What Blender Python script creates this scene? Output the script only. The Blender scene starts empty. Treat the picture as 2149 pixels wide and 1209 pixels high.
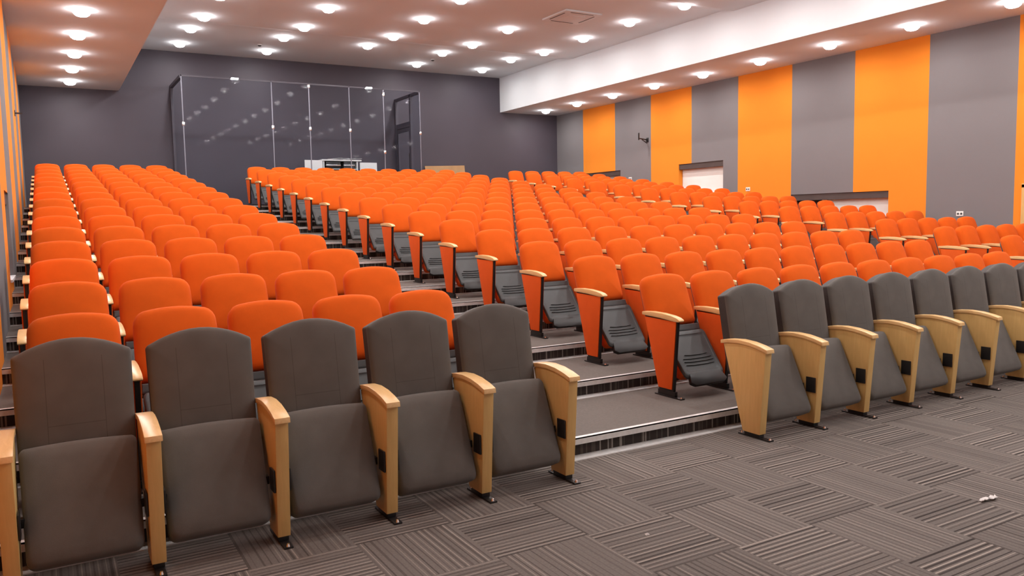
import bpy, bmesh, math, random
from mathutils import Matrix, Vector
random.seed(7)
S = bpy.context.scene
C = S.collection

# ------------------------------------------------------------------ camera
F_PX, YAW, PITCH, ROLL, CAM_H = 1669.76, math.radians(30.2012), math.radians(5.0281), math.radians(-1.0909), 1.557
fw = Vector((math.sin(YAW)*math.cos(PITCH), math.cos(YAW)*math.cos(PITCH), -math.sin(PITCH)))
rt = Vector((math.cos(YAW), -math.sin(YAW), 0)); up = rt.cross(fw)
r2 = rt*math.cos(ROLL) + up*math.sin(ROLL); u2 = -rt*math.sin(ROLL) + up*math.cos(ROLL)
cam_data = bpy.data.cameras.new('camera'); cam = bpy.data.objects.new('camera', cam_data); C.objects.link(cam)
cam_data.sensor_width = 36.0; cam_data.lens = F_PX*36.0/2149.0; cam_data.clip_start = 0.05
M = Matrix((r2, u2, -fw)).transposed().to_4x4(); M.translation = Vector((0, 0, CAM_H)); cam.matrix_world = M
S.camera = cam

def project(p):
    d = Vector(p) - Vector((0, 0, CAM_H)); z = d.dot(fw)
    if z < 0.1: return None
    return 1074.5 + F_PX*d.dot(r2)/z, 604.5 - F_PX*d.dot(u2)/z

# ------------------------------------------------------------------ world, exposure, light strengths
w = bpy.data.worlds.new('world'); S.world = w; w.use_nodes = True
w.node_tree.nodes['Background'].inputs[0].default_value = (0.9, 0.85, 0.8, 1)
w.node_tree.nodes['Background'].inputs[1].default_value = 0.02
S.view_settings.view_transform = 'Standard'; S.view_settings.look = 'None'
S.view_settings.gamma = 1.0; S.view_settings.use_curve_mapping = False
S.view_settings.exposure = 0.0
LAMP_W = 18.5                    # each recessed downlight
LAMP_COLOUR = (1.0, 0.955, 0.92)
LAMP_SPREAD = math.radians(180)

# ------------------------------------------------------------------ layout of the hall (metres)
XL, XR = -0.354, 14.403          # side walls
YB, YF = 21.68, -4.5             # back wall, wall behind the camera
ZS = 4.805                       # underside of the side bulkheads
SL, SR = 1.724, 12.312           # inner faces of the bulkheads
P = 0.56                         # seat pitch
RISE, RUN = 0.1222, 0.973        # terrace step
Y1 = 4.19                        # first riser
ROWS = 16
YG = 3.765                       # armrest front of the grey row
YO = 4.635                       # armrest front of the first orange row
ARM0_L, ARM0_M, ARM0_R = -0.209, 4.186, 11.395
STRIPE0, STRIPE = 20.2268, 1.587

# ------------------------------------------------------------------ materials
def new_mat(name, col, rough=0.6, metal=0.0, spec=0.5, sheen=0.0):
    m = bpy.data.materials.new(name); m.use_nodes = True
    b = m.node_tree.nodes['Principled BSDF']
    b.inputs['Base Color'].default_value = (*col, 1); b.inputs['Roughness'].default_value = rough
    b.inputs['Metallic'].default_value = metal; b.inputs['Specular IOR Level'].default_value = spec
    b.inputs['Sheen Weight'].default_value = sheen
    return m
def nd(m, t, **kw):
    n = m.node_tree.nodes.new(t)
    for k, v in kw.items():
        if k.startswith('i_'):
            n.inputs[int(k[2:])].default_value = v
        else: setattr(n, k, v)
    return n
def ln(m, a, b): m.node_tree.links.new(a, b)
def math_n(m, op, a, b=None):
    n = nd(m, 'ShaderNodeMath', operation=op)
    for i, v in enumerate((a, b)):
        if v is None: continue
        if isinstance(v, (int, float)): n.inputs[i].default_value = v
        else: ln(m, v, n.inputs[i])
    return n.outputs[0]
def mottle(m, col, amount=0.12, scale=6.0, bump=0.0, bscale=200.0, coord='Object'):
    """slight tone variation of the base colour plus a fine weave or grain bump"""
    b = m.node_tree.nodes['Principled BSDF']; tc = nd(m, 'ShaderNodeTexCoord')
    n = nd(m, 'ShaderNodeTexNoise'); n.inputs['Scale'].default_value = scale; n.inputs['Detail'].default_value = 4
    ln(m, tc.outputs[coord], n.inputs['Vector'])
    r = nd(m, 'ShaderNodeValToRGB')
    r.color_ramp.elements[0].position = 0.3; r.color_ramp.elements[1].position = 0.7
    r.color_ramp.elements[0].color = (*[c*(1-amount) for c in col], 1)
    r.color_ramp.elements[1].color = (*[min(1, c*(1+amount)) for c in col], 1)
    ln(m, n.outputs['Fac'], r.inputs['Fac']); ln(m, r.outputs['Color'], b.inputs['Base Color'])
    if bump:
        n2 = nd(m, 'ShaderNodeTexNoise'); n2.inputs['Scale'].default_value = bscale; n2.inputs['Detail'].default_value = 2
        ln(m, tc.outputs[coord], n2.inputs['Vector'])
        bp = nd(m, 'ShaderNodeBump'); bp.inputs['Strength'].default_value = bump; bp.inputs['Distance'].default_value = 0.002
        ln(m, n2.outputs['Fac'], bp.inputs['Height']); ln(m, bp.outputs['Normal'], b.inputs['Normal'])
    return m

ORANGE = (0.73, 0.113, 0.010)
m_orange = mottle(new_mat('orange_fabric', ORANGE, 0.92, sheen=0.03, spec=0.12), ORANGE, 0.07, 5, 0.25, 350)
m_panel = mottle(new_mat('orange_panel_fabric', (0.74, 0.108, 0.014), 0.9, spec=0.2), (0.74, 0.108, 0.014), 0.05, 5, 0.15, 350)
GREY = (0.125, 0.112, 0.102)
m_grey = mottle(new_mat('grey_fabric', GREY, 0.95, sheen=0.1, spec=0.15), GREY, 0.10, 7, 0.3, 400)
m_shell = mottle(new_mat('grey_plastic', (0.056, 0.062, 0.064), 0.5), (0.056, 0.062, 0.064), 0.06, 9)
m_sideshade = mottle(new_mat('side_shade_shell', (0.034, 0.028, 0.026), 0.65), (0.034, 0.028, 0.026), 0.06, 9)  # near-black tone stands for shade on the grey backrest sides
m_black = mottle(new_mat('black_steel', (0.012, 0.010, 0.010), 0.4), (0.012, 0.010, 0.010), 0.1, 12)
m_chrome = new_mat('chrome', (0.8, 0.8, 0.8), 0.18, 1.0)
m_alu = mottle(new_mat('brushed_aluminium', (0.80, 0.79, 0.78), 0.42, 0.35), (0.80, 0.79, 0.78), 0.08, 30)
m_white = mottle(new_mat('white_paint', (0.74, 0.775, 0.80), 0.85, spec=0.2), (0.74, 0.775, 0.80), 0.02, 0.7)
m_ring = new_mat('white_lamp_ring', (0.8, 0.78, 0.76), 0.5)
m_cab = mottle(new_mat('white_laminate', (0.72, 0.72, 0.70), 0.4), (0.72, 0.72, 0.70), 0.03, 3)
m_card = mottle(new_mat('brown_cardboard', (0.42, 0.25, 0.12), 0.9), (0.42, 0.25, 0.12), 0.08, 4)
m_wallback = mottle(new_mat('dark_violet_paint', (0.072, 0.062, 0.079), 0.55, spec=0.35), (0.072, 0.062, 0.079), 0.05, 0.8)
m_blind = mottle(new_mat('white_roller_blind', (0.84, 0.81, 0.77), 0.9), (0.84, 0.81, 0.77), 0.02, 2)
m_header = mottle(new_mat('dark_blind_box', (0.07, 0.05, 0.045), 0.6), (0.07, 0.05, 0.045), 0.1, 4)
m_frame = mottle(new_mat('dark_violet_metal', (0.070, 0.062, 0.080), 0.45, 0.0), (0.070, 0.062, 0.080), 0.08, 6)
m_post = new_mat('grey_metal_profile', (0.22, 0.22, 0.26), 0.28, 0.7)
m_plastic = new_mat('white_socket_plastic', (0.85, 0.83, 0.8), 0.35)
m_paper = mottle(new_mat('white_tissue', (0.6, 0.56, 0.54), 0.95), (0.6, 0.56, 0.54), 0.1, 40)

def wood(name, c1, c2, axis_scale=(25, 2.5, 25), rough=0.35):
    m = new_mat(name, c1, rough); b = m.node_tree.nodes['Principled BSDF']
    tc = nd(m, 'ShaderNodeTexCoord'); mp = nd(m, 'ShaderNodeMapping'); mp.inputs['Scale'].default_value = axis_scale
    n = nd(m, 'ShaderNodeTexNoise'); n.inputs['Scale'].default_value = 3; n.inputs['Detail'].default_value = 6; n.inputs['Distortion'].default_value = 0.6
    r = nd(m, 'ShaderNodeValToRGB'); r.color_ramp.elements[0].position = 0.3; r.color_ramp.elements[1].position = 0.72
    r.color_ramp.elements[0].color = (*c1, 1); r.color_ramp.elements[1].color = (*c2, 1)
    ln(m, tc.outputs['Object'], mp.inputs['Vector']); ln(m, mp.outputs[0], n.inputs['Vector'])
    ln(m, n.outputs['Fac'], r.inputs['Fac']); ln(m, r.outputs['Color'], b.inputs['Base Color'])
    return m
m_arm = wood('beech_armrest', (0.76, 0.47, 0.20), (0.86, 0.57, 0.27), rough=0.3)
m_wood = wood('beech_veneer', (0.65, 0.41, 0.145), (0.72, 0.465, 0.175), (18, 18, 1.8), 0.45)

def seam_fabric():
    """grey upholstery with two upright seams and a cross seam"""
    m = new_mat('grey_seamed_fabric', GREY, 0.95, sheen=0.1, spec=0.15); b = m.node_tree.nodes['Principled BSDF']
    tc = nd(m, 'ShaderNodeTexCoord'); sx = nd(m, 'ShaderNodeSeparateXYZ'); ln(m, tc.outputs['Object'], sx.inputs[0])
    ax = math_n(m, 'ABSOLUTE', sx.outputs[0]); d = math_n(m, 'ABSOLUTE', math_n(m, 'SUBTRACT', ax, 0.118))
    l1 = math_n(m, 'MULTIPLY', math_n(m, 'LESS_THAN', d, 0.0013), math_n(m, 'LESS_THAN', sx.outputs[2], 0.955))
    dz = math_n(m, 'ABSOLUTE', math_n(m, 'SUBTRACT', sx.outputs[2], 0.655))
    l2 = math_n(m, 'MULTIPLY', math_n(m, 'LESS_THAN', dz, 0.0012), math_n(m, 'LESS_THAN', ax, 0.118))
    l = math_n(m, 'MAXIMUM', l1, l2)
    n = nd(m, 'ShaderNodeTexNoise'); n.inputs['Scale'].default_value = 7; ln(m, tc.outputs['Object'], n.inputs['Vector'])
    r = nd(m, 'ShaderNodeValToRGB'); r.color_ramp.elements[0].position = 0.3; r.color_ramp.elements[1].position = 0.7
    r.color_ramp.elements[0].color = (*[c*0.9 for c in GREY], 1); r.color_ramp.elements[1].color = (*[c*1.1 for c in GREY], 1)
    ln(m, n.outputs['Fac'], r.inputs['Fac'])
    mx = nd(m, 'ShaderNodeMix', data_type='RGBA'); ln(m, math_n(m, 'MULTIPLY', l, 0.4), mx.inputs[0]); ln(m, r.outputs['Color'], mx.inputs[6])
    mx.inputs[7].default_value = (0.02, 0.015, 0.013, 1); ln(m, mx.outputs[2], b.inputs['Base Color'])
    return m
m_greyseam = seam_fabric()

def stripes_paint():
    """upright bands of orange and grey paint, STRIPE wide, counted along the wall"""
    m = new_mat('striped_wall_paint', (0.5, 0.5, 0.5), 0.9, spec=0.15); b = m.node_tree.nodes['Principled BSDF']
    g = nd(m, 'ShaderNodeNewGeometry'); sx = nd(m, 'ShaderNodeSeparateXYZ'); ln(m, g.outputs['Position'], sx.inputs[0])
    t = math_n(m, 'DIVIDE', math_n(m, 'SUBTRACT', STRIPE0 + 20*STRIPE, sx.outputs[1]), STRIPE)
    k = math_n(m, 'MODULO', math_n(m, 'FLOOR', t), 2.0)         # 0 from STRIPE0 towards the camera = orange
    n = nd(m, 'ShaderNodeTexNoise'); n.inputs['Scale'].default_value = 0.9; ln(m, g.outputs['Position'], n.inputs['Vector'])
    mx = nd(m, 'ShaderNodeMix', data_type='RGBA'); ln(m, k, mx.inputs[0])
    mx.inputs[6].default_value = (0.84, 0.262, 0.028, 1); mx.inputs[7].default_value = (0.208, 0.196, 0.202, 1)
    hv = nd(m, 'ShaderNodeHueSaturation'); ln(m, mx.outputs[2], hv.inputs['Color'])
    ln(m, math_n(m, 'ADD', math_n(m, 'MULTIPLY', n.outputs['Fac'], 0.08), 0.96), hv.inputs['Value'])
    ln(m, hv.outputs[0], b.inputs['Base Color'])
    return m
m_stripe = stripes_paint()

def carpet(name, base, dark, light):
    """half-metre carpet tiles laid quarter-turned, each with irregular dark and pale lines"""
    m = new_mat(name, base, 0.97, spec=0.1); b = m.node_tree.nodes['Principled BSDF']
    g = nd(m, 'ShaderNodeNewGeometry'); sx = nd(m, 'ShaderNodeSeparateXYZ'); ln(m, g.outputs['Position'], sx.inputs[0])
    T = 0.503
    a = math_n(m, 'DIVIDE', math_n(m, 'ADD', sx.outputs[0], 40*T - 2.205), T)
    c = math_n(m, 'DIVIDE', math_n(m, 'ADD', sx.outputs[1], 40*T - 2.595), T)
    ia, ic = math_n(m, 'FLOOR', a), math_n(m, 'FLOOR', c)
    fa, fc = math_n(m, 'FRACT', a), math_n(m, 'FRACT', c)
    par = math_n(m, 'MODULO', math_n(m, 'ADD', ia, ic), 2.0)      # 0 : lines run along X
    q = nd(m, 'ShaderNodeMix', data_type='FLOAT'); ln(m, par, q.inputs[0]); ln(m, fc, q.inputs[2]); ln(m, fa, q.inputs[3])
    u = q.outputs[0]
    K = 15.0
    def cell_noise(count, seed):
        wn = nd(m, 'ShaderNodeTexWhiteNoise', noise_dimensions='3D'); cb = nd(m, 'ShaderNodeCombineXYZ')
        ln(m, math_n(m, 'ADD', math_n(m, 'FLOOR', math_n(m, 'MULTIPLY', u, count)), seed), cb.inputs[0]); ln(m, ia, cb.inputs[1]); ln(m, ic, cb.inputs[2])
        ln(m, cb.outputs[0], wn.inputs['Vector']); return wn.outputs['Value']
    n1, n2, n3 = cell_noise(K, 0.5), cell_noise(K, 71.5), cell_noise(K, 143.5)
    f = math_n(m, 'FRACT', math_n(m, 'MULTIPLY', u, K))
    w2 = nd(m, 'ShaderNodeTexWhiteNoise', noise_dimensions='2D'); cb2 = nd(m, 'ShaderNodeCombineXYZ'); ln(m, ia, cb2.inputs[0]); ln(m, ic, cb2.inputs[1]); ln(m, cb2.outputs[0], w2.inputs['Vector'])
    dmask = math_n(m, 'LESS_THAN', f, math_n(m, 'ADD', math_n(m, 'MULTIPLY', n1, 0.30), 0.12))
    dstr = math_n(m, 'MULTIPLY', dmask, math_n(m, 'ADD', math_n(m, 'MULTIPLY', n2, 0.6), 0.35))
    lmask = math_n(m, 'MULTIPLY', math_n(m, 'GREATER_THAN', f, 0.55), math_n(m, 'LESS_THAN', f, math_n(m, 'ADD', math_n(m, 'MULTIPLY', n2, 0.16), 0.64)))
    lstr = math_n(m, 'MULTIPLY', lmask, math_n(m, 'MULTIPLY', math_n(m, 'GREATER_THAN', n3, 0.45), math_n(m, 'ADD', math_n(m, 'MULTIPLY', n1, 0.6), 0.4)))
    lstr = math_n(m, 'MULTIPLY', lstr, math_n(m, 'SUBTRACT', 1.0, math_n(m, 'MULTIPLY', par, 0.35)))
    dstr = math_n(m, 'MULTIPLY', dstr, math_n(m, 'SUBTRACT', 1.0, math_n(m, 'MULTIPLY', par, 0.35)))
    r0 = nd(m, 'ShaderNodeMix', data_type='RGBA'); ln(m, dstr, r0.inputs[0]); r0.inputs[6].default_value = (*base, 1); r0.inputs[7].default_value = (*dark, 1)
    r1 = nd(m, 'ShaderNodeMix', data_type='RGBA'); ln(m, lstr, r1.inputs[0]); ln(m, r0.outputs[2], r1.inputs[6]); r1.inputs[7].default_value = (*light, 1)
    n = nd(m, 'ShaderNodeTexNoise'); n.inputs['Scale'].default_value = 90; n.inputs['Detail'].default_value = 3; ln(m, g.outputs['Position'], n.inputs['Vector'])
    hv = nd(m, 'ShaderNodeHueSaturation'); ln(m, r1.outputs[2], hv.inputs['Color'])
    val = math_n(m, 'ADD', math_n(m, 'MULTIPLY', n.outputs['Fac'], 0.5), math_n(m, 'ADD', math_n(m, 'MULTIPLY', w2.outputs['Value'], 0.14), 0.66))
    ln(m, val, hv.inputs['Value']); ln(m, hv.outputs[0], b.inputs['Base Color'])
    return m
m_carpet = carpet('striped_carpet_tiles', (0.150, 0.129, 0.118), (0.030, 0.024, 0.022), (0.36, 0.31, 0.27))
m_tread = mottle(new_mat('plain_tread_carpet', (0.150, 0.130, 0.118), 0.97, spec=0.1), (0.150, 0.130, 0.118), 0.07, 60)

def riser_mat():
    m = new_mat('striped_riser_carpet', (0.06, 0.05, 0.045), 0.97, spec=0.1); b = m.node_tree.nodes['Principled BSDF']
    g = nd(m, 'ShaderNodeNewGeometry'); sx = nd(m, 'ShaderNodeSeparateXYZ'); ln(m, g.outputs['Position'], sx.inputs[0])
    wn = nd(m, 'ShaderNodeTexWhiteNoise', noise_dimensions='1D'); ln(m, math_n(m, 'FLOOR', math_n(m, 'MULTIPLY', sx.outputs[0], 90)), wn.inputs['W'])
    r = nd(m, 'ShaderNodeValToRGB'); r.color_ramp.interpolation = 'CONSTANT'; e = r.color_ramp.elements
    e[0].color = (0.04, 0.033, 0.03, 1); e[1].position = 0.72; e[1].color = (0.075, 0.062, 0.055, 1); k = e.new(0.9); k.color = (0.22, 0.2, 0.18, 1)
    ln(m, wn.outputs['Value'], r.inputs['Fac']); ln(m, r.outputs['Color'], b.inputs['Base Color']); return m
m_riser = riser_mat()

def glass():
    m = bpy.data.materials.new('clear_glass'); m.use_nodes = True; nt = m.node_tree; nt.nodes.clear()
    o = nd(m, 'ShaderNodeOutputMaterial'); mx = nd(m, 'ShaderNodeMixShader'); t = nd(m, 'ShaderNodeBsdfTransparent'); gl = nd(m, 'ShaderNodeBsdfGlossy')
    t.inputs[0].default_value = (0.93, 0.95, 0.97, 1); gl.inputs['Roughness'].default_value = 0.03
    lw = nd(m, 'ShaderNodeLayerWeight'); lw.inputs[0].default_value = 0.5
    ln(m, math_n(m, 'ADD', math_n(m, 'MULTIPLY', math_n(m, 'POWER', lw.outputs['Facing'], 5.0), 0.12), 0.0015), mx.inputs[0]); ln(m, t.outputs[0], mx.inputs[1]); ln(m, gl.outputs[0], mx.inputs[2]); ln(m, mx.outputs[0], o.inputs[0]); return m
m_glass = glass()
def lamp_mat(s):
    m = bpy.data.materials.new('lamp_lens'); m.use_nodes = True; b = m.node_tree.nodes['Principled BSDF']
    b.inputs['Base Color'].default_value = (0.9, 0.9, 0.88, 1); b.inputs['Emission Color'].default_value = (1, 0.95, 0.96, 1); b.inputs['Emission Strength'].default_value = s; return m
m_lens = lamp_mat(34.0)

# ------------------------------------------------------------------ mesh helpers
class MB:
    def __init__(s): s.v = []; s.f = []; s.mi = []
    def add(s, vs, fs, mi=0):
        o = len(s.v); s.v += [tuple(p) for p in vs]; s.f += [tuple(i+o for i in f) for f in fs]; s.mi += [mi]*len(fs); return s
    def box(s, x0, x1, y0, y1, z0, z1, mi=0):
        return s.add([(x0,y0,z0),(x1,y0,z0),(x1,y1,z0),(x0,y1,z0),(x0,y0,z1),(x1,y0,z1),(x1,y1,z1),(x0,y1,z1)],
                     [(0,3,2,1),(4,5,6,7),(0,1,5,4),(1,2,6,5),(2,3,7,6),(3,0,4,7)], mi)
    def rings(s, rings, cap0=True, cap1=True, mi=0):
        n = len(rings[0]); vs = [p for r in rings for p in r]; fs = []
        for k in range(len(rings)-1):
            for i in range(n):
                j = (i+1) % n; fs.append((k*n+i, k*n+j, (k+1)*n+j, (k+1)*n+i))
        if cap0: fs.append(tuple(range(n-1, -1, -1)))
        if cap1: fs.append(tuple((len(rings)-1)*n+i for i in range(n)))
        return s.add(vs, fs, mi)
    def prism_x(s, yz, x0, x1, mi=0):       # polygon in the YZ plane extruded along X
        return s.rings([[(x0, y, z) for y, z in yz], [(x1, y, z) for y, z in yz]], mi=mi)
    def cyl(s, c, r, h, axis='Z', n=16, r2=None, mi=0):
        r2 = r if r2 is None else r2; R = []
        for rr, t in ((r, 0), (r2, h)):
            ring = []
            for i in range(n):
                a = 2*math.pi*i/n; p, q = rr*math.cos(a), rr*math.sin(a)
                d = {'Z': (p, q, t), 'X': (t, p, q), 'Y': (q, t, p)}[axis]
                ring.append((c[0]+d[0], c[1]+d[1], c[2]+d[2]))
            R.append(ring)
        return s.rings(R, mi=mi)
    def mesh(s, name, mats, smooth=False, bevel=0.0, auto=40):
        me = bpy.data.meshes.new(name); me.from_pydata(s.v, [], s.f)
        if not isinstance(mats, (list, tuple)): mats = [mats]
        for m in mats: me.materials.append(m)
        me.polygons.foreach_set('material_index', s.mi)
        bm = bmesh.new(); bm.from_mesh(me); bmesh.ops.recalc_face_normals(bm, faces=bm.faces)
        if bevel:
            ed = [e for e in bm.edges if len(e.link_faces) == 2 and e.calc_face_angle(0) > math.radians(35)]
            bmesh.ops.bevel(bm, geom=ed, offset=bevel, segments=2, affect='EDGES', profile=0.6, clamp_overlap=True)
        if smooth or bevel:
            for f in bm.faces: f.smooth = True
            for e in bm.edges:
                if len(e.link_faces) == 2 and e.calc_face_angle(0) > math.radians(auto): e.smooth = False
        bm.to_mesh(me); bm.free(); return me
    def build(s, name, mats, parent=None, **k):
        o = bpy.data.objects.new(name, s.mesh(name, mats, **k)); C.objects.link(o)
        if parent: o.parent = parent
        return o
def tag(o, label=None, cat=None, group=None, kind=None):
    for k, v in (('label', label), ('category', cat), ('group', group), ('kind', kind)):
        if v: o[k] = v
    return o
def thing(name, loc, label, cat, group=None, rz=0.0):
    o = bpy.data.objects.new(name, None); C.objects.link(o); o.empty_display_size = 0.1
    o.location = loc; o.rotation_euler = (0, 0, rz); return tag(o, label, cat, group)
def struct(o): o['kind'] = 'structure'; return o
def copy_tree(o, parent=None, kids=None):
    c = o.copy(); C.objects.link(c)
    if parent: c.parent = parent
    for ch in (kids[o] if kids else list(o.children)): copy_tree(ch, c, kids)
    return c

# ================================================================== THE ROOM
# floor with its sixteen terraces (profile in YZ, extruded across the hall); material 1 = riser face
def tread_z(i): return RISE*i                                   # i = 0 flat floor, 1..16 terraces
def riser_y(i): return Y1 + RUN*(i-1)
fl = MB()
fl.box(XL-0.2, XR+0.2, YF-0.2, riser_y(1), -0.3, 0.0)
for i in range(1, ROWS+1):
    y0 = riser_y(i); y1 = riser_y(i+1) if i < ROWS else YB+0.2
    fl.add([(XL-.2,y0,tread_z(i)),(XR+.2,y0,tread_z(i)),(XR+.2,y1,tread_z(i)),(XL-.2,y1,tread_z(i))], [(0,1,2,3)], 2)
    fl.add([(XL-.2,y0,tread_z(i-1)),(XR+.2,y0,tread_z(i-1)),(XR+.2,y0,tread_z(i)),(XL-.2,y0,tread_z(i))], [(0,1,2,3)], 1)
struct(fl.build('floor', [m_carpet, m_riser, m_tread]))
for i in range(1, ROWS+1):
    y = riser_y(i); z = tread_z(i); t = MB()
    t.box(XL, XR, y-0.030, y+0.012, z-0.002, z+0.005)            # nosing top
    t.box(XL, XR, y-0.030, y-0.022, z-0.038, z+0.005)            # nosing lip
    t.box(XL, XR, y-0.022, y, z-0.038, z-0.030)
    t.box(XL, XR, y-0.095, y, z-RISE, z-RISE+0.006)              # strip at the foot of the riser
    struct(t.build('trim_%d' % i, m_alu))

# back wall, wall behind the camera
struct(MB().box(XL-.2, XR+.2, YB, YB+.2, -0.3, 6.4).build('wall_back', m_wallback))
struct(MB().box(XL-.2, XR+.2, YF-.2, YF, -0.3, 6.4).build('wall_front', m_white))

# side walls pierced by openings: (y0, y1, z0, z1)
OPEN_R = [(6.1, 7.40, 0.40, 1.96), (9.90, 12.29, 1.10, 1.955), (14.36, 15.95, 2.0, 2.87), (18.4, 20.85, 2.1, 2.87)]
OPEN_L = [(9.85, 10.85, 1.0, 1.95)]
def pierced(name, x0, x1, opens):
    b = MB(); y = YF
    for (a, c, z0, z1) in opens:
        b.box(x0, x1, y, a, -0.3, 6.4); b.box(x0, x1, a, c, -0.3, z0); b.box(x0, x1, a, c, z1, 6.4); y = c
    b.box(x0, x1, y, YB, -0.3, 6.4)
    return struct(b.build(name, m_stripe))
pierced('wall_right', XR, XR+0.30, OPEN_R)
pierced('wall_left', XL-0.30, XL, OPEN_L)

def blind_window(n, a, c, z0, z1, dark_from=None, side=1, X=XR):
    """recessed window: dark blind box across its head, white roller blind below"""
    o = MB(); dx = lambda d: X + side*d
    def bx(b, d0, d1, y0, y1, za, zb): b.box(min(dx(d0), dx(d1)), max(dx(d0), dx(d1)), y0, y1, za, zb)
    bx(o, 0.02, 0.20, a, c, z1-0.135, z1)
    e = thing('window_%d' % n, (X, (a+c)/2, z0), None, None); struct(e)
    def put(b, name, mat):
        ob = b.build(name, mat, e); ob.matrix_parent_inverse = Matrix.Translation(-Vector((X, (a+c)/2, z0))); return ob
    put(o, 'blind_box', m_header)
    g = MB(); bx(g, 0.23, 0.25, a, c, z0, z1); put(g, 'glass_pane', m_frame)
    b = MB(); yb = dark_from or c
    bx(b, 0.13, 0.135, a+0.004, yb-0.01, z0+0.01, z1-0.13); bx(b, 0.122, 0.143, a+0.004, yb-0.01, z0+0.01, z0+0.035); put(b, 'roller_blind', m_blind)
    s = MB(); bx(s, -0.02, 0.25, a, c, z0-0.02, z0+0.008); put(s, 'window_sill', m_white)
    if dark_from:
        p = MB(); bx(p, 0.04, 0.12, yb, yb+0.07, z0, z1-0.13); put(p, 'mullion', m_wood)
    return e
blind_window(1, *OPEN_R[1], dark_from=11.42)
blind_window(2, *OPEN_R[2])
blind_window(3, *OPEN_R[3])
blind_window(4, *OPEN_L[0], side=-1, X=XL)
# the door in the nearest opening of the right wall
a, c, z0, z1 = OPEN_R[0]
dr = struct(thing('door_1', (XR, (a+c)/2, z0), None, None)); inv = Matrix.Translation(-Vector((XR, (a+c)/2, z0)))
b = MB().box(XR-.02, XR+.2, c-0.06, c, z0, z1).box(XR-.02, XR+.2, a, a+.06, z0, z1).box(XR-.02, XR+.2, a, c, z1-.05, z1+0.02); o = b.build('door_frame', m_wood, dr); o.matrix_parent_inverse = inv
b = MB().box(XR+.12, XR+.17, a+.06, c-.06, z0, z1-.05); o = b.build('door_leaf', m_header, dr); o.matrix_parent_inverse = inv
b = MB().cyl((XR+.06, a+.16, z0+1.0), .012, .06, 'X').box(XR+.05, XR+.07, a+.15, a+.29, z0+.99, z0+1.01); o = b.build('door_handle', m_chrome, dr); o.matrix_parent_inverse = inv

# main ceiling: highest at the back, ramps down where the photo shows the kinks
prof = [(YB, 5.845), (18.35, 5.845), (17.75, 5.73), (12.35, 5.73), (12.0, 5.655), (YF, 5.655)]
cl = MB(); cl.prism_x([(y, z) for y, z in prof] + [(YF, 6.4), (YB, 6.4)], SL-0.05, SR+0.05)
struct(cl.build('ceiling', m_white))
def ceil_z(y):
    for (ya, za), (yb, zb) in zip(prof, prof[1:]):
        if yb <= y <= ya: return za + (zb-za)*(ya-y)/(ya-yb)
    return 5.655
struct(MB().box(XL, SL, YF, YB, ZS, 6.4).build('ceiling_left', m_white))
struct(MB().box(SR, XR, YF, YB, ZS, 6.4).build('ceiling_right', m_white))

# ================================================================== LAMPS
def lamp_proto(name):
    e = thing(name, (0, 0, 0), None, 'ceiling light')
    n = 28; ring = []
    for r, z in ((0.100, -0.002), (0.102, -0.010), (0.118, -0.012), (0.130, -0.006), (0.132, 0.0)):
        ring.append([(r*math.cos(2*math.pi*i/n), r*math.sin(2*math.pi*i/n), z) for i in range(n)])
    MB().rings(ring, False, False).build('trim_ring', m_ring, e, smooth=True)
    bloom_dome = []  # glowing bulge below the ring, shaped to imitate the lamp's bloom
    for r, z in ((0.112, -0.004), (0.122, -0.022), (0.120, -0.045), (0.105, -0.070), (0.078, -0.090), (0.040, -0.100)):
        bloom_dome.append([(r*math.cos(2*math.pi*i/n), r*math.sin(2*math.pi*i/n), z) for i in range(n)])
    MB().rings(bloom_dome).build('lens', m_lens, e, smooth=True, auto=80)
    ld = bpy.data.lights.new('lamp', 'AREA'); ld.shape = 'DISK'; ld.size = 0.08; ld.energy = LAMP_W; ld.color = LAMP_COLOUR; ld.spread = LAMP_SPREAD
    lo = bpy.data.objects.new('lamp', ld); C.objects.link(lo); lo.parent = e; lo.location = (0, 0, -0.104)
    return e
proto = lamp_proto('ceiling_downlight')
first_used = [False]
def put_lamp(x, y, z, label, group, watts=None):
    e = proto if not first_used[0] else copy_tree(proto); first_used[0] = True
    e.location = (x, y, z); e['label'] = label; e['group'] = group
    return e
ORD = ['', 'first', 'second', 'third', 'fourth', 'fifth', 'sixth', 'seventh', 'eighth', 'ninth', 'tenth', 'eleventh', 'twelfth', 'thirteenth', 'fourteenth', 'fifteenth', 'sixteenth', 'seventeenth']
YL = [20.6, 18.95, 17.28, 15.58, 13.87, 12.15, 10.4, 8.7, 7.0, 5.3, 3.6, 1.9, 0.2, -1.5]
XC = [3.0, 5.03, 7.07, 9.09, 11.13]
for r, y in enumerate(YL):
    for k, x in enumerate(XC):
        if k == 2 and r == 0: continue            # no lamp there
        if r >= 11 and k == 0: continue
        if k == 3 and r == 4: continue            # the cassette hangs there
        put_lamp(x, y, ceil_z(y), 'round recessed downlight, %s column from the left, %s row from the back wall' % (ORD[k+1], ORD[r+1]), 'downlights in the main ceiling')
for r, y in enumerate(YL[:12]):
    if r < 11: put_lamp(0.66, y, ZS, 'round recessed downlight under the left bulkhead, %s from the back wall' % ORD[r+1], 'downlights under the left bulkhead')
    put_lamp(13.36, y + 0.1, ZS, 'round recessed downlight under the right bulkhead, %s from the back wall' % ORD[r+1], 'downlights under the right bulkhead')

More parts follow.
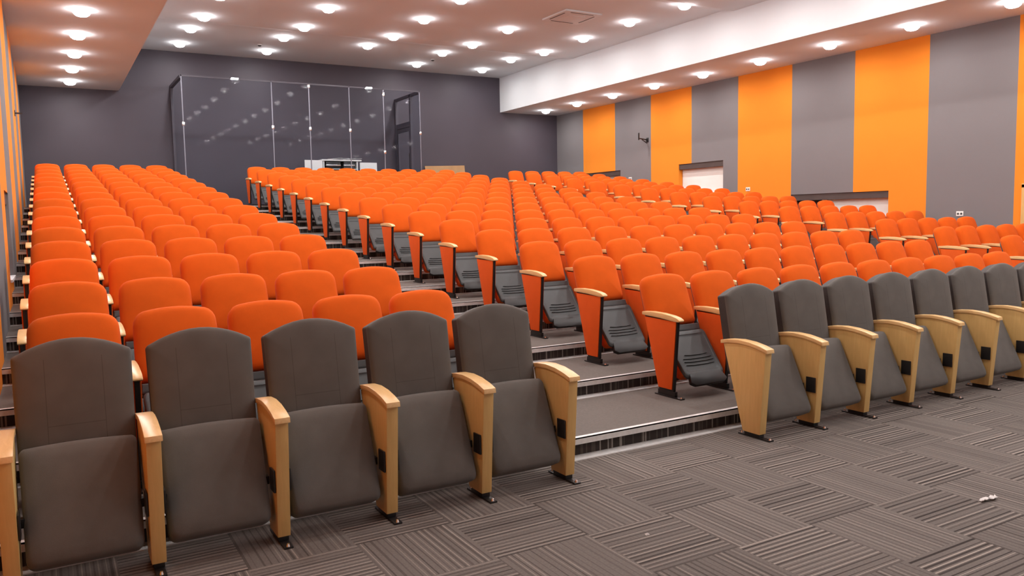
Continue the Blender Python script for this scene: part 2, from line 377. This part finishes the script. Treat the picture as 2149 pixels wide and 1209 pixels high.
# ceiling cassette and smoke detectors
e = thing('ceiling_cassette', (9.75, 14.05, ceil_z(14.05)), 'square ceiling air conditioning cassette with dark slots between the downlights', 'air conditioner')
MB().box(-.45, .45, -.45, .45, -.035, 0.0).build('cover', m_white, e, bevel=.01)
MB().box(-.20, .20, -.20, .20, -.042, -.034).build('grille', m_white, e, bevel=.004)
for k in range(4):
    o = MB().box(-.28, .28, -.012, .012, -.040, -.033).build('slot', m_black, e); o.rotation_euler.z = k*math.pi/2
    o.location = (Vector((0, .37, 0)) @ Matrix.Rotation(-k*math.pi/2, 3, 'Z')); 
for x, y, lab in ((4.72, 20.0, 'small round smoke detector on the ceiling near the second column of downlights'), (9.25, 19.9, 'small round smoke detector on the ceiling near the fourth column of downlights')):
    e = thing('smoke_detector', (x, y, ceil_z(y)), lab, 'smoke detector')
    MB().cyl((0, 0, -.02), .055, .02, n=24).build('base', m_white, e, smooth=True)
    MB().cyl((0, 0, -.045), .03, .025, n=24, r2=.045).build('sensor', m_shell, e, smooth=True)

# ================================================================== CHAIRS
def outline(hw_top, hw_bot, z0, zc, zp, rc, rb=0.02, n_arc=10):
    """closed outline (x, z): flat bottom, sides, domed top reaching zp at the middle and zc at the corners"""
    pts = []
    nb = 4
    for i in range(nb+1):                                            # bottom right corner
        a = -math.pi/2 + (math.pi/2)*i/nb; pts.append((hw_bot-rb+rb*math.cos(a), z0+rb+rb*math.sin(a)))
    for k in (0.33, 0.66): pts.append((hw_bot+(hw_top-hw_bot)*k, z0+(zc-z0)*k))
    # round the shoulder
    sh = []
    for i in range(5):
        a = (math.pi/2)*i/4*0.8
        sh.append((hw_top-rc+rc*math.cos(a), zc-rc*0.55+rc*math.sin(a)))
    xs_, zs_ = sh[-1]
    top = [(xs_*(1-2*i/n_arc), zs_ + (zp-zs_)*(1-(1-2*i/n_arc)**2)) for i in range(1, n_arc)]
    pts += sh + top + [(-x, z) for x, z in reversed(sh)]
    for k in (0.66, 0.33): pts.append((-(hw_bot+(hw_top-hw_bot)*k), z0+(zc-z0)*k))
    for i in range(nb+1):
        a = math.pi + (math.pi/2)*i/nb; pts.append((-hw_bot+rb+rb*math.cos(a), z0+rb+rb*math.sin(a)))
    return pts
def pad(outl, layers, fmap, mb=None):
    """upholstered pad: rings of the outline, inset by each layer's first number, at the depth of its second"""
    mb = mb or MB(); hw = max(abs(x) for x, z in outl); z0 = min(z for x, z in outl); z1 = max(z for x, z in outl); zc = (z0+z1)/2; hz = (z1-z0)/2
    return mb.rings([[fmap(x*(1-ins/hw), zc+(z-zc)*(1-ins/hz), d) for x, z in outl] for ins, d in layers])
def slope_map(ya, za, yb, zb, curve=0.0):
    """front face runs from (ya, za) at the bottom to (yb, zb) at the top; depth d goes backwards"""
    L = math.hypot(yb-ya, zb-za); nx, nz = (zb-za)/L, -(yb-ya)/L
    def f(x, z, d):
        t = (z-za)/(zb-za)
        return (x, ya + (yb-ya)*t + nx*d + curve*x*x*8, z + nz*d)
    return f
SOFT = lambda T, r, bul: [(0.012, T), (0.0, T-0.01), (0.0, r), (r*.25, r*.45), (r*.6, r*.15), (r, 0), (.065, -bul*.35), (.10, -bul*.7), (.14, -bul*.95), (.175, -bul)]

# --- orange chair, origin on the tread midway between its armrests, front of armrest at y = 0
def orange_meshes():
    D = {}
    bm_ = slope_map(0.315, 0.535, 0.455, 0.915, 0.055)
    D['backrest'] = pad(outline(.232, .240, .535, .905, .958, .085), SOFT(.085, .040, .014), bm_).mesh('backrest', m_orange, smooth=True, auto=60)
    sh = pad(outline(.222, .230, .46, .875, .925, .06), [(0.01, .105), (0, .095), (0, .07)], bm_)
    pad(outline(.222, .226, .47, .527, .53, .008, .008), [(0.004, .07), (0, .065), (0, .008), (.006, 0)], slope_map(.295, .48, .315, .535), sh)
    D['back_shell'] = sh.mesh('back_shell', m_shell, smooth=True, auto=50)
    sm = slope_map(0.0, 0.18, 0.265, 0.505)
    s = pad(outline(.222, .205, .165, .48, .49, .03, .03), [(.01, .035), (0, .03), (0, .012), (.006, .003), (.014, 0), (.03, .0), (.036, .006), (.05, .007)], sm)
    for z, hw in ((.245, .15), (.268, .155), (.290, .15), (.315, .12)):                  # moulded ribs
        s.rings([[sm(x, z+dz, d) for x, dz in ((-hw, 0), (-hw*.5, .004), (hw*.5, .004), (hw, 0), (hw*.5, -.005), (-hw*.5, -.005))] for d in (.012, -.002)])
    D['seat_shell'] = s.mesh('seat_shell', m_shell, smooth=True, auto=35)
    D['hinge_bar'] = MB().rings([[sm(x, z, d) for x, z in ((-.19, .125), (-.15, .105), (.15, .105), (.19, .125), (.165, .185), (-.165, .185))] for d in (.03, -.004)]).box(-.238, .238, .12, .15, .24, .27).mesh('hinge_bar', m_black, bevel=.003)
    D['seat_cushion'] = pad(outline(.215, .21, .19, .46, .47, .03, .03), [(.03, .125), (.01, .115), (0, .10), (0, .034)], sm).mesh('seat_cushion', m_orange, smooth=True, auto=60)
    # armrest: slightly crowned beech bar with a rounded nose
    yz = [(.41, .630), (.41, .656), (.30, .664), (.17, .662), (.06, .652), (.0, .640), (-.028, .626), (-.034, .615), (-.022, .608), (.03, .608), (.2, .622)]
    a = MB(); a.prism_x(yz, -.027, .027); D['armrest'] = a.mesh('armrest', m_arm, bevel=.006)
    st = [(.0, .615), (.385, .625), (.215, .045), (.05, .045)]
    D['stand'] = MB().prism_x(st, -.013, .013).mesh('stand', m_black, bevel=.002)
    pn = [(.010, .607), (.380, .617), (.218, .065), (.060, .065)]
    D['side_panel'] = MB().prism_x(pn, -.004, .004).mesh('side_panel', m_panel, bevel=.003)
    f = MB().box(-.022, .022, -.045, .26, 0.0, .010).box(-.014, .014, .03, .23, .01, .05)
    D['foot_plate'] = f.mesh('foot_plate', m_black, bevel=.002)
    D['bolt'] = MB().cyl((0, 0, 0), .011, .010, n=10, r2=.008).mesh('bolt', m_chrome, smooth=True)
    return D
# --- grey chair
def grey_meshes():
    D = {}
    bm_ = slope_map(0.325, 0.50, 0.415, 1.0, 0.02)
    D['backrest'] = pad(outline(.246, .240, .46, .972, 1.045, .018), [(0, .028), (0, .016), (.005, .008), (.012, .003), (.02, 0), (.04, -.004), (.08, -.008), (.12, -.010)], bm_).mesh('backrest', m_greyseam, smooth=True, auto=60)
    D['back_shell'] = pad(outline(.244, .238, .42, .970, 1.042, .018), [(.012, .108), (0, .098), (0, .029)], bm_).mesh('back_shell', m_sideshade, smooth=True, auto=50)  # wraps the sides so the fabric there looks shaded
    sm = slope_map(0.035, 0.145, 0.255, 0.60)
    D['seat'] = pad(outline(.236, .228, .13, .585, .605, .03, .035), [(.05, .13), (.015, .125), (0, .105), (0, .03), (.008, .010), (.022, 0), (.06, -.006), (.12, -.009)], sm).mesh('seat', m_grey, smooth=True, auto=60)
    D['hinge_bar'] = MB().box(-.24, .24, .13, .17, .28, .32).box(-.2475, -.238, .035, .115, .26, .37).box(.238, .2475, .035, .115, .26, .37).mesh('hinge_bar', m_black, bevel=.003)
    yz = [(.41, .630), (.41, .655), (.34, .667), (.24, .674), (.14, .668), (.05, .652), (-.015, .634), (-.020, .608), (.05, .626), (.14, .643), (.24, .649), (.34, .642)]
    D['armrest'] = MB().prism_x(yz, -.037, .037).mesh('armrest', m_arm, bevel=.0025)
    st = [(-.002, .612), (.05, .628), (.14, .646), (.24, .651), (.34, .643), (.385, .632), (.200, .034), (.046, .034)]
    D['side_panel'] = MB().prism_x(st, -.031, .031).mesh('side_panel', m_wood, bevel=.003)
    D['foot_plate'] = MB().box(-.022, .022, -.035, .25, 0.0, .010).box(-.024, .024, .055, .19, .01, .036).mesh('foot_plate', m_black, bevel=.002)
    D['bolt'] = MB().cyl((0, 0, 0), .011, .012, n=10, r2=.007).mesh('bolt', m_chrome, smooth=True)
    return D
def part(name, me, parent, loc=(0, 0, 0)):
    o = bpy.data.objects.new(name, me); C.objects.link(o); o.parent = parent; o.location = loc; return o
def make_orange(D, both, detail, half=P/2):
    e = thing('auditorium_chair', (0, 0, 0), None, 'auditorium seat')
    part('backrest', D['backrest'], e); part('back_shell', D['back_shell'], e)
    part('seat_shell', D['seat_shell'], e)
    if detail: part('seat_cushion', D['seat_cushion'], e); part('hinge_bar', D['hinge_bar'], e)
    for x in ([-half, half] if both else [-half]):
        part('armrest', D['armrest'], e, (x, 0, 0)); s = part('stand', D['stand'], e, (x, 0, 0))
        part('side_panel', D['side_panel'], e, (x-.0172, 0, 0))
        if detail:
            part('side_panel', D['side_panel'], e, (x+.0172, 0, 0))
            f = part('foot_plate', D['foot_plate'], e, (x, 0, 0)); part('bolt', D['bolt'], f, (0, -.03, .01))
    return e
def make_grey(D, both):
    e = thing('auditorium_chair', (0, 0, 0), None, 'auditorium seat')
    part('backrest', D['backrest'], e); part('back_shell', D['back_shell'], e); part('seat', D['seat'], e); part('hinge_bar', D['hinge_bar'], e)
    for x in ([-P/2, P/2] if both else [-P/2]):
        part('armrest', D['armrest'], e, (x, 0, 0)); part('side_panel', D['side_panel'], e, (x, 0, 0))
        f = part('foot_plate', D['foot_plate'], e, (x, 0, 0)); part('bolt', D['bolt'], f, (0, -.02, .01)); part('bolt', D['bolt'], f, (0, .235, .01))
    return e
DO, DG = orange_meshes(), grey_meshes()
pool = {}
def chair(kind, x, y, z, label, group):
    if kind not in pool:
        e = {'o1': lambda: make_orange(DO, False, True), 'o2': lambda: make_orange(DO, True, True), 'f1': lambda: make_orange(DO, False, False),
             'f2': lambda: make_orange(DO, True, False), 'lo1': lambda: make_orange(DO, False, True, .268), 'lo2': lambda: make_orange(DO, True, True, .268), 'lf1': lambda: make_orange(DO, False, False, .268), 'lf2': lambda: make_orange(DO, True, False, .268), 'g1': lambda: make_grey(DG, False), 'g2': lambda: make_grey(DG, True)}[kind]()
        kids = {}
        def walk(o):
            kids[o] = [c for c in walk_src if c.parent == o]
            for c in kids[o]: walk(c)
        walk_src = [o for o in C.objects if o.parent is not None and (o.parent == e or o.parent.parent == e)]
        walk(e); pool[kind] = (e, kids)
    else:
        e0, kids = pool[kind]; e = copy_tree(e0, None, kids)
    e.location = (x, y, z); e['label'] = label; e['category'] = 'auditorium seat'; e['group'] = group
    return e
def in_view(x, y, z):
    for dx in (-P/2, 0, P/2):
        for dy, dz in ((0, .1), (0, .65), (.4, .65), (.48, .93)):
            q = project((x+dx, y+dy, z+dz))
            if q and 0 < q[0] < 2149 and 0 < q[1] < 1209: return True
    return False
# grey front row
for k in range(5):
    chair('g2' if k == 4 else 'g1', ARM0_L + P*(k+.5), YG, 0, 'grey front-row seat with beech armrests left of the aisle, %s from the left wall' % ORD[k+1], 'grey front-row seats left of the aisle')
for k in range(8):
    chair('g2' if k == 7 else 'g1', ARM0_M + P*(k+.5), YG-.02, 0, 'grey front-row seat with beech armrests right of the aisle, %s from the aisle' % ORD[k+1], 'grey front-row seats right of the aisle')
# orange rows
for bname, x0, n, where, grp in (('left', -0.165, 5, 'from the wall', 'orange seats of the left block'), ('middle', ARM0_M, 10, 'from the left', 'orange seats of the middle block'), ('right', ARM0_R, 5, 'from the left', 'orange seats of the right block')):
    PB = 0.536 if bname == 'left' else P
    for r in range(1, ROWS+1):
        y = YO + RUN*(r-1); z = tread_z(r)
        seats = [k for k in range(n) if in_view(x0 + PB*(k+.5), y, z)]
        for k in seats:
            kind = ('l' if bname == 'left' else '') + ('o' if r <= 8 else 'f') + ('2' if k == seats[-1] else '1')
            chair(kind, x0 + PB*(k+.5), y, z, 'orange seat, %s block, %s orange row from the front, %s seat %s' % (bname, ORD[r], ORD[k+1], where), grp)

# ================================================================== GLASS BOOTH ON THE BACK LANDING
ZL = tread_z(ROWS)
BX0, BX1, BY, BZ = 2.90, 8.87, 20.0, 5.0
e = thing('glass_booth', (0, 0, 0), 'tall glass-walled booth with thin metal posts against the dark back wall', 'glass booth')
xs = [BX0, 4.95, 5.87, 6.91, 7.84, BX1]
for x0, x1 in zip(xs, xs[1:]): MB().box(x0+.012, x1-.012, BY-.006, BY+.006, ZL+.04, BZ-.03).build('glass_pane', m_glass, e)
MB().box(BX0-.006, BX0+.006, BY+.02, YB-.05, ZL+.04, BZ-.03).build('glass_pane', m_glass, e)
MB().box(BX1-.006, BX1+.006, BY+.02, 20.58, ZL+.04, BZ-.03).build('glass_pane', m_glass, e)
for x in xs: MB().box(x-.011, x+.011, BY-.012, BY+.012, ZL, BZ).build('post', m_post, e)
MB().box(BX0-.03, BX0+.03, YB-.08, YB, ZL, BZ).build('wall_post', m_frame, e)
MB().box(BX1-.04, BX1+.04, YB-.08, YB, ZL, BZ).build('wall_post', m_frame, e)
MB().box(BX1-.035, BX1+.035, 20.56, 20.64, ZL, BZ).build('door_post', m_frame, e)
MB().box(BX0-.02, BX1+.02, BY-.012, BY+.012, BZ-.035, BZ).build('top_rail', m_frame, e)
MB().box(BX0-.035, BX0+.035, BY, YB-.01, BZ-.07, BZ).build('side_rail', m_frame, e)
MB().box(BX1-.035, BX1+.035, BY, YB-.01, BZ-.07, BZ).build('side_rail', m_frame, e)
MB().box(BX1-.03, BX1+.03, 20.64, YB-.08, 4.13, 4.27).build('transom', m_frame, e)
MB().box(BX0, BX1, BY-.02, BY+.02, ZL, ZL+.05).build('bottom_rail', m_frame, e)
d = MB().box(BX1-.02, BX1+.02, 20.65, 20.73, ZL+.01, 4.12).box(BX1-.02, BX1+.02, 21.50, 21.59, ZL+.01, 4.12).box(BX1-.02, BX1+.02, 20.73, 21.50, ZL+.01, ZL+.12).box(BX1-.02, BX1+.02, 20.73, 21.50, 4.02, 4.12).build('door_leaf', m_frame, e)
MB().box(BX1-.005, BX1+.005, 20.73, 21.50, ZL+.12, 4.02).build('door_glass', m_glass, d)
MB().box(BX1-.055, BX1-.04, 20.68, 20.70, ZL+.85, ZL+1.45).box(BX1-.055, BX1-.018, 20.68, 20.70, ZL+.9, ZL+.92).box(BX1-.055, BX1-.018, 20.68, 20.70, ZL+1.38, ZL+1.40).build('door_handle', m_chrome, d)
for x in xs:
    for z in ((3.88,) if x in (BX0, 4.95, 6.91, BX1) else (3.88, 4.93) if x < 6 else (3.35, 4.85)):
        MB().box(x-.03, x+.03, BY-.022, BY+.022, z-.045, z+.045).build('clamp', m_chrome, e, bevel=.006)
for x, lab in ((4.08, 'small glowing stand-in for a lamp reflection on the glass booth, left one'), (7.42, 'small glowing stand-in for a lamp reflection on the glass booth, right one')):
    l = thing('booth_glint', (x, BY-.012, BZ), lab, 'lamp', 'lamp reflections on the glass booth')  # added glowing box, imitates a lamp reflected in the booth glass
    MB().box(-.09, .09, -.10, .0, -.03, 0).build('glint_backing', m_frame, l, bevel=.006)
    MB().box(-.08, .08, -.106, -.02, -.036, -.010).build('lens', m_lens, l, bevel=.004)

# white cabinet with wrapped equipment standing in the booth
cb = thing('equipment_cabinet', (6.92, 20.8, ZL), 'white open cabinet full of plastic-wrapped equipment inside the glass booth', 'cabinet')
b = MB().box(-.50, .50, 0, .02, .0, .02)
b.box(-.50, -.47, 0, .45, 0, 1.20).box(.42, .45, 0, .45, 0, 1.20).box(-.54, .55, -.02, .47, 1.20, 1.24).box(-.5, .45, .43, .45, 0, 1.2).box(-.5, .45, 0, .45, .0, .03)
b.build('body', m_cab, cb, bevel=.003)
for z in (.35, .68, .98): MB().box(-.47, .42, .01, .43, z, z+.02).build('shelf', m_cab, cb)
MB().box(-1.00, -.53, -.03, -.005, .02, 1.21).build('cabinet_door', m_cab, cb, bevel=.003)
MB().box(.50, .98, -.03, -.005, .02, 1.17).build('cabinet_door', m_cab, cb, bevel=.003)
for k, (x, z, wd, h, mt) in enumerate(((-.22, 1.00, .40, .16, m_black), (.22, 1.00, .30, .17, m_shell), (-.2, .70, .44, .2, m_black), (.22, .70, .3, .22, m_black))):
    q = thing('equipment_box', (6.92+x, 20.87, ZL+z+.022), ['dark wrapped device on the upper cabinet shelf, left', 'grey wrapped device on the upper cabinet shelf, right', 'dark wrapped device on the middle cabinet shelf, left', 'dark wrapped device on the middle cabinet shelf, right'][k], 'device', 'wrapped devices in the cabinet')
    MB().box(-wd/2, wd/2, -.04, .28, 0, h).build('casing', mt, q, bevel=.01)
    MB().box(-wd/2-.003, wd/2+.003, -.045, .0, h*.35, h*.5).build('wrapping', m_chrome, q, bevel=.004)
sh = MB()
for k in range(4):
    x0 = -.34 + .18*k; sh.add([(x0, -.02, .0+.02*(k%2)), (x0+.34, -.02, .03), (x0+.32, .28, .05), (x0+.02, .28, .02), (x0, -.02, .004+.02*(k%2)), (x0+.34, -.02, .036), (x0+.32, .28, .056), (x0+.02, .28, .026)],
                              [(0,3,2,1),(4,5,6,7),(0,1,5,4),(1,2,6,5),(2,3,7,6),(3,0,4,7)])
o = sh.build('plastic_sheet', m_cab); o.location = (6.95, 20.82, ZL+1.246); tag(o, 'crumpled pale plastic sheets lying on top of the white cabinet', 'plastic sheet')
# cardboard sheet leaning on the back wall
o = MB().add([(-.62, 0, 0), (.62, 0, 0), (.62, .0, 1.22), (-.68, 0, 1.18), (-.62, .02, 0), (.62, .02, 0), (.62, .02, 1.22), (-.68, .02, 1.18)], [(0,3,2,1),(4,5,6,7),(0,1,5,4),(1,2,6,5),(2,3,7,6),(3,0,4,7)]).build('cardboard_sheet', m_card)
o.location = (10.38, 21.42, ZL); o.rotation_euler.x = math.radians(-9); tag(o, 'large flat brown cardboard sheet leaning against the dark back wall', 'cardboard')

# ================================================================== WALL FITTINGS
for y, z, lab in ((17.95, 2.60, 'white wall socket on the grey stripe beside the farthest window'), (13.55, 2.13, 'white wall socket on the orange stripe between two windows'), (8.46, 1.48, 'white double wall socket on the wide nearest grey stripe')):
    q = thing('wall_socket', (XR, y, z), lab, 'socket', 'wall sockets on the right wall')
    MB().box(-.012, 0, -.065, .065, -.045, .045).build('plate', m_plastic, q, bevel=.004)
    for s in (-1, 1): MB().cyl((-.014, s*.03, 0), .020, .004, 'X', n=16).build('outlet', m_shell, q)
def bracket(x, y, z, side, lab):
    q = thing('speaker_bracket', (x, y, z), lab, 'bracket', 'empty wall brackets')
    MB().box(min(0, side*.015), max(0, side*.015), -.05, .05, -.06, .06).build('wall_plate', m_black, q, bevel=.003)
    a = MB(); 
    a.add([(side*.01, -.012, -.012), (side*.30, -.012, .02), (side*.30, .012, .02), (side*.01, .012, -.012), (side*.01, -.012, .018), (side*.30, -.012, .045), (side*.30, .012, .045), (side*.01, .012, .018)], [(0,3,2,1),(4,5,6,7),(0,1,5,4),(1,2,6,5),(2,3,7,6),(3,0,4,7)])
    a.build('arm', m_black, q)
    MB().box(min(side*.29, side*.315), max(side*.29, side*.315), -.015, .015, -.01, .18).build('holder', m_black, q, bevel=.003)
    MB().add([(side*.02, -.01, -.10), (side*.2, -.01, .0), (side*.2, .01, .0), (side*.02, .01, -.10), (side*.02, -.01, -.08), (side*.2, -.01, .02), (side*.2, .01, .02), (side*.02, .01, -.08)], [(0,3,2,1),(4,5,6,7),(0,1,5,4),(1,2,6,5),(2,3,7,6),(3,0,4,7)]).build('brace', m_black, q)
bracket(XR, 17.2, 3.62, -1, 'black empty speaker bracket on the striped right wall')
q = thing('speaker_bracket', (XL, 16.6, 3.55), 'small dark bracket high on the left wall near the back', 'bracket', 'empty wall brackets')
MB().box(0, .012, -.04, .04, -.05, .05).build('wall_plate', m_black, q, bevel=.003)
MB().box(.01, .12, -.012, .012, -.01, .015).build('arm', m_black, q)

# ================================================================== LITTER ON THE CARPET
n = 9; vs = []; fs = []
for i in range(n+1):
    for j in range(5):
        x = (i/n-.5)*.13; y = (j/4-.5)*(.022+.012*abs(math.sin(i*.8)))
        vs.append((x + random.uniform(-.004, .004), y + .006*math.sin(i*.9) + random.uniform(-.004, .004), .004 + random.uniform(0, .014)))
for i in range(n):
    for j in range(4): fs.append((i*5+j, (i+1)*5+j, (i+1)*5+j+1, i*5+j+1))
o = MB().add(vs, fs).build('paper_scrap', m_paper, smooth=True, auto=180); o.location = (4.28, 2.31, .001); o.rotation_euler.z = -.05
md = o.modifiers.new('thickness', 'SOLIDIFY'); md.thickness = .002
tag(o, 'crumpled white tissue scrap lying on the carpet at the right', 'paper scrap')
o = MB().add([(-.012, -.006, 0), (.010, -.008, 0), (.013, .006, .002), (-.009, .009, .003), (0, 0, .009)], [(0,1,4),(1,2,4),(2,3,4),(3,0,4),(3,2,1,0)]).build('paper_crumb', m_paper); o.location = (2.45, 2.94, .0005)
tag(o, 'tiny white crumb of paper on the carpet in the foreground', 'paper scrap')
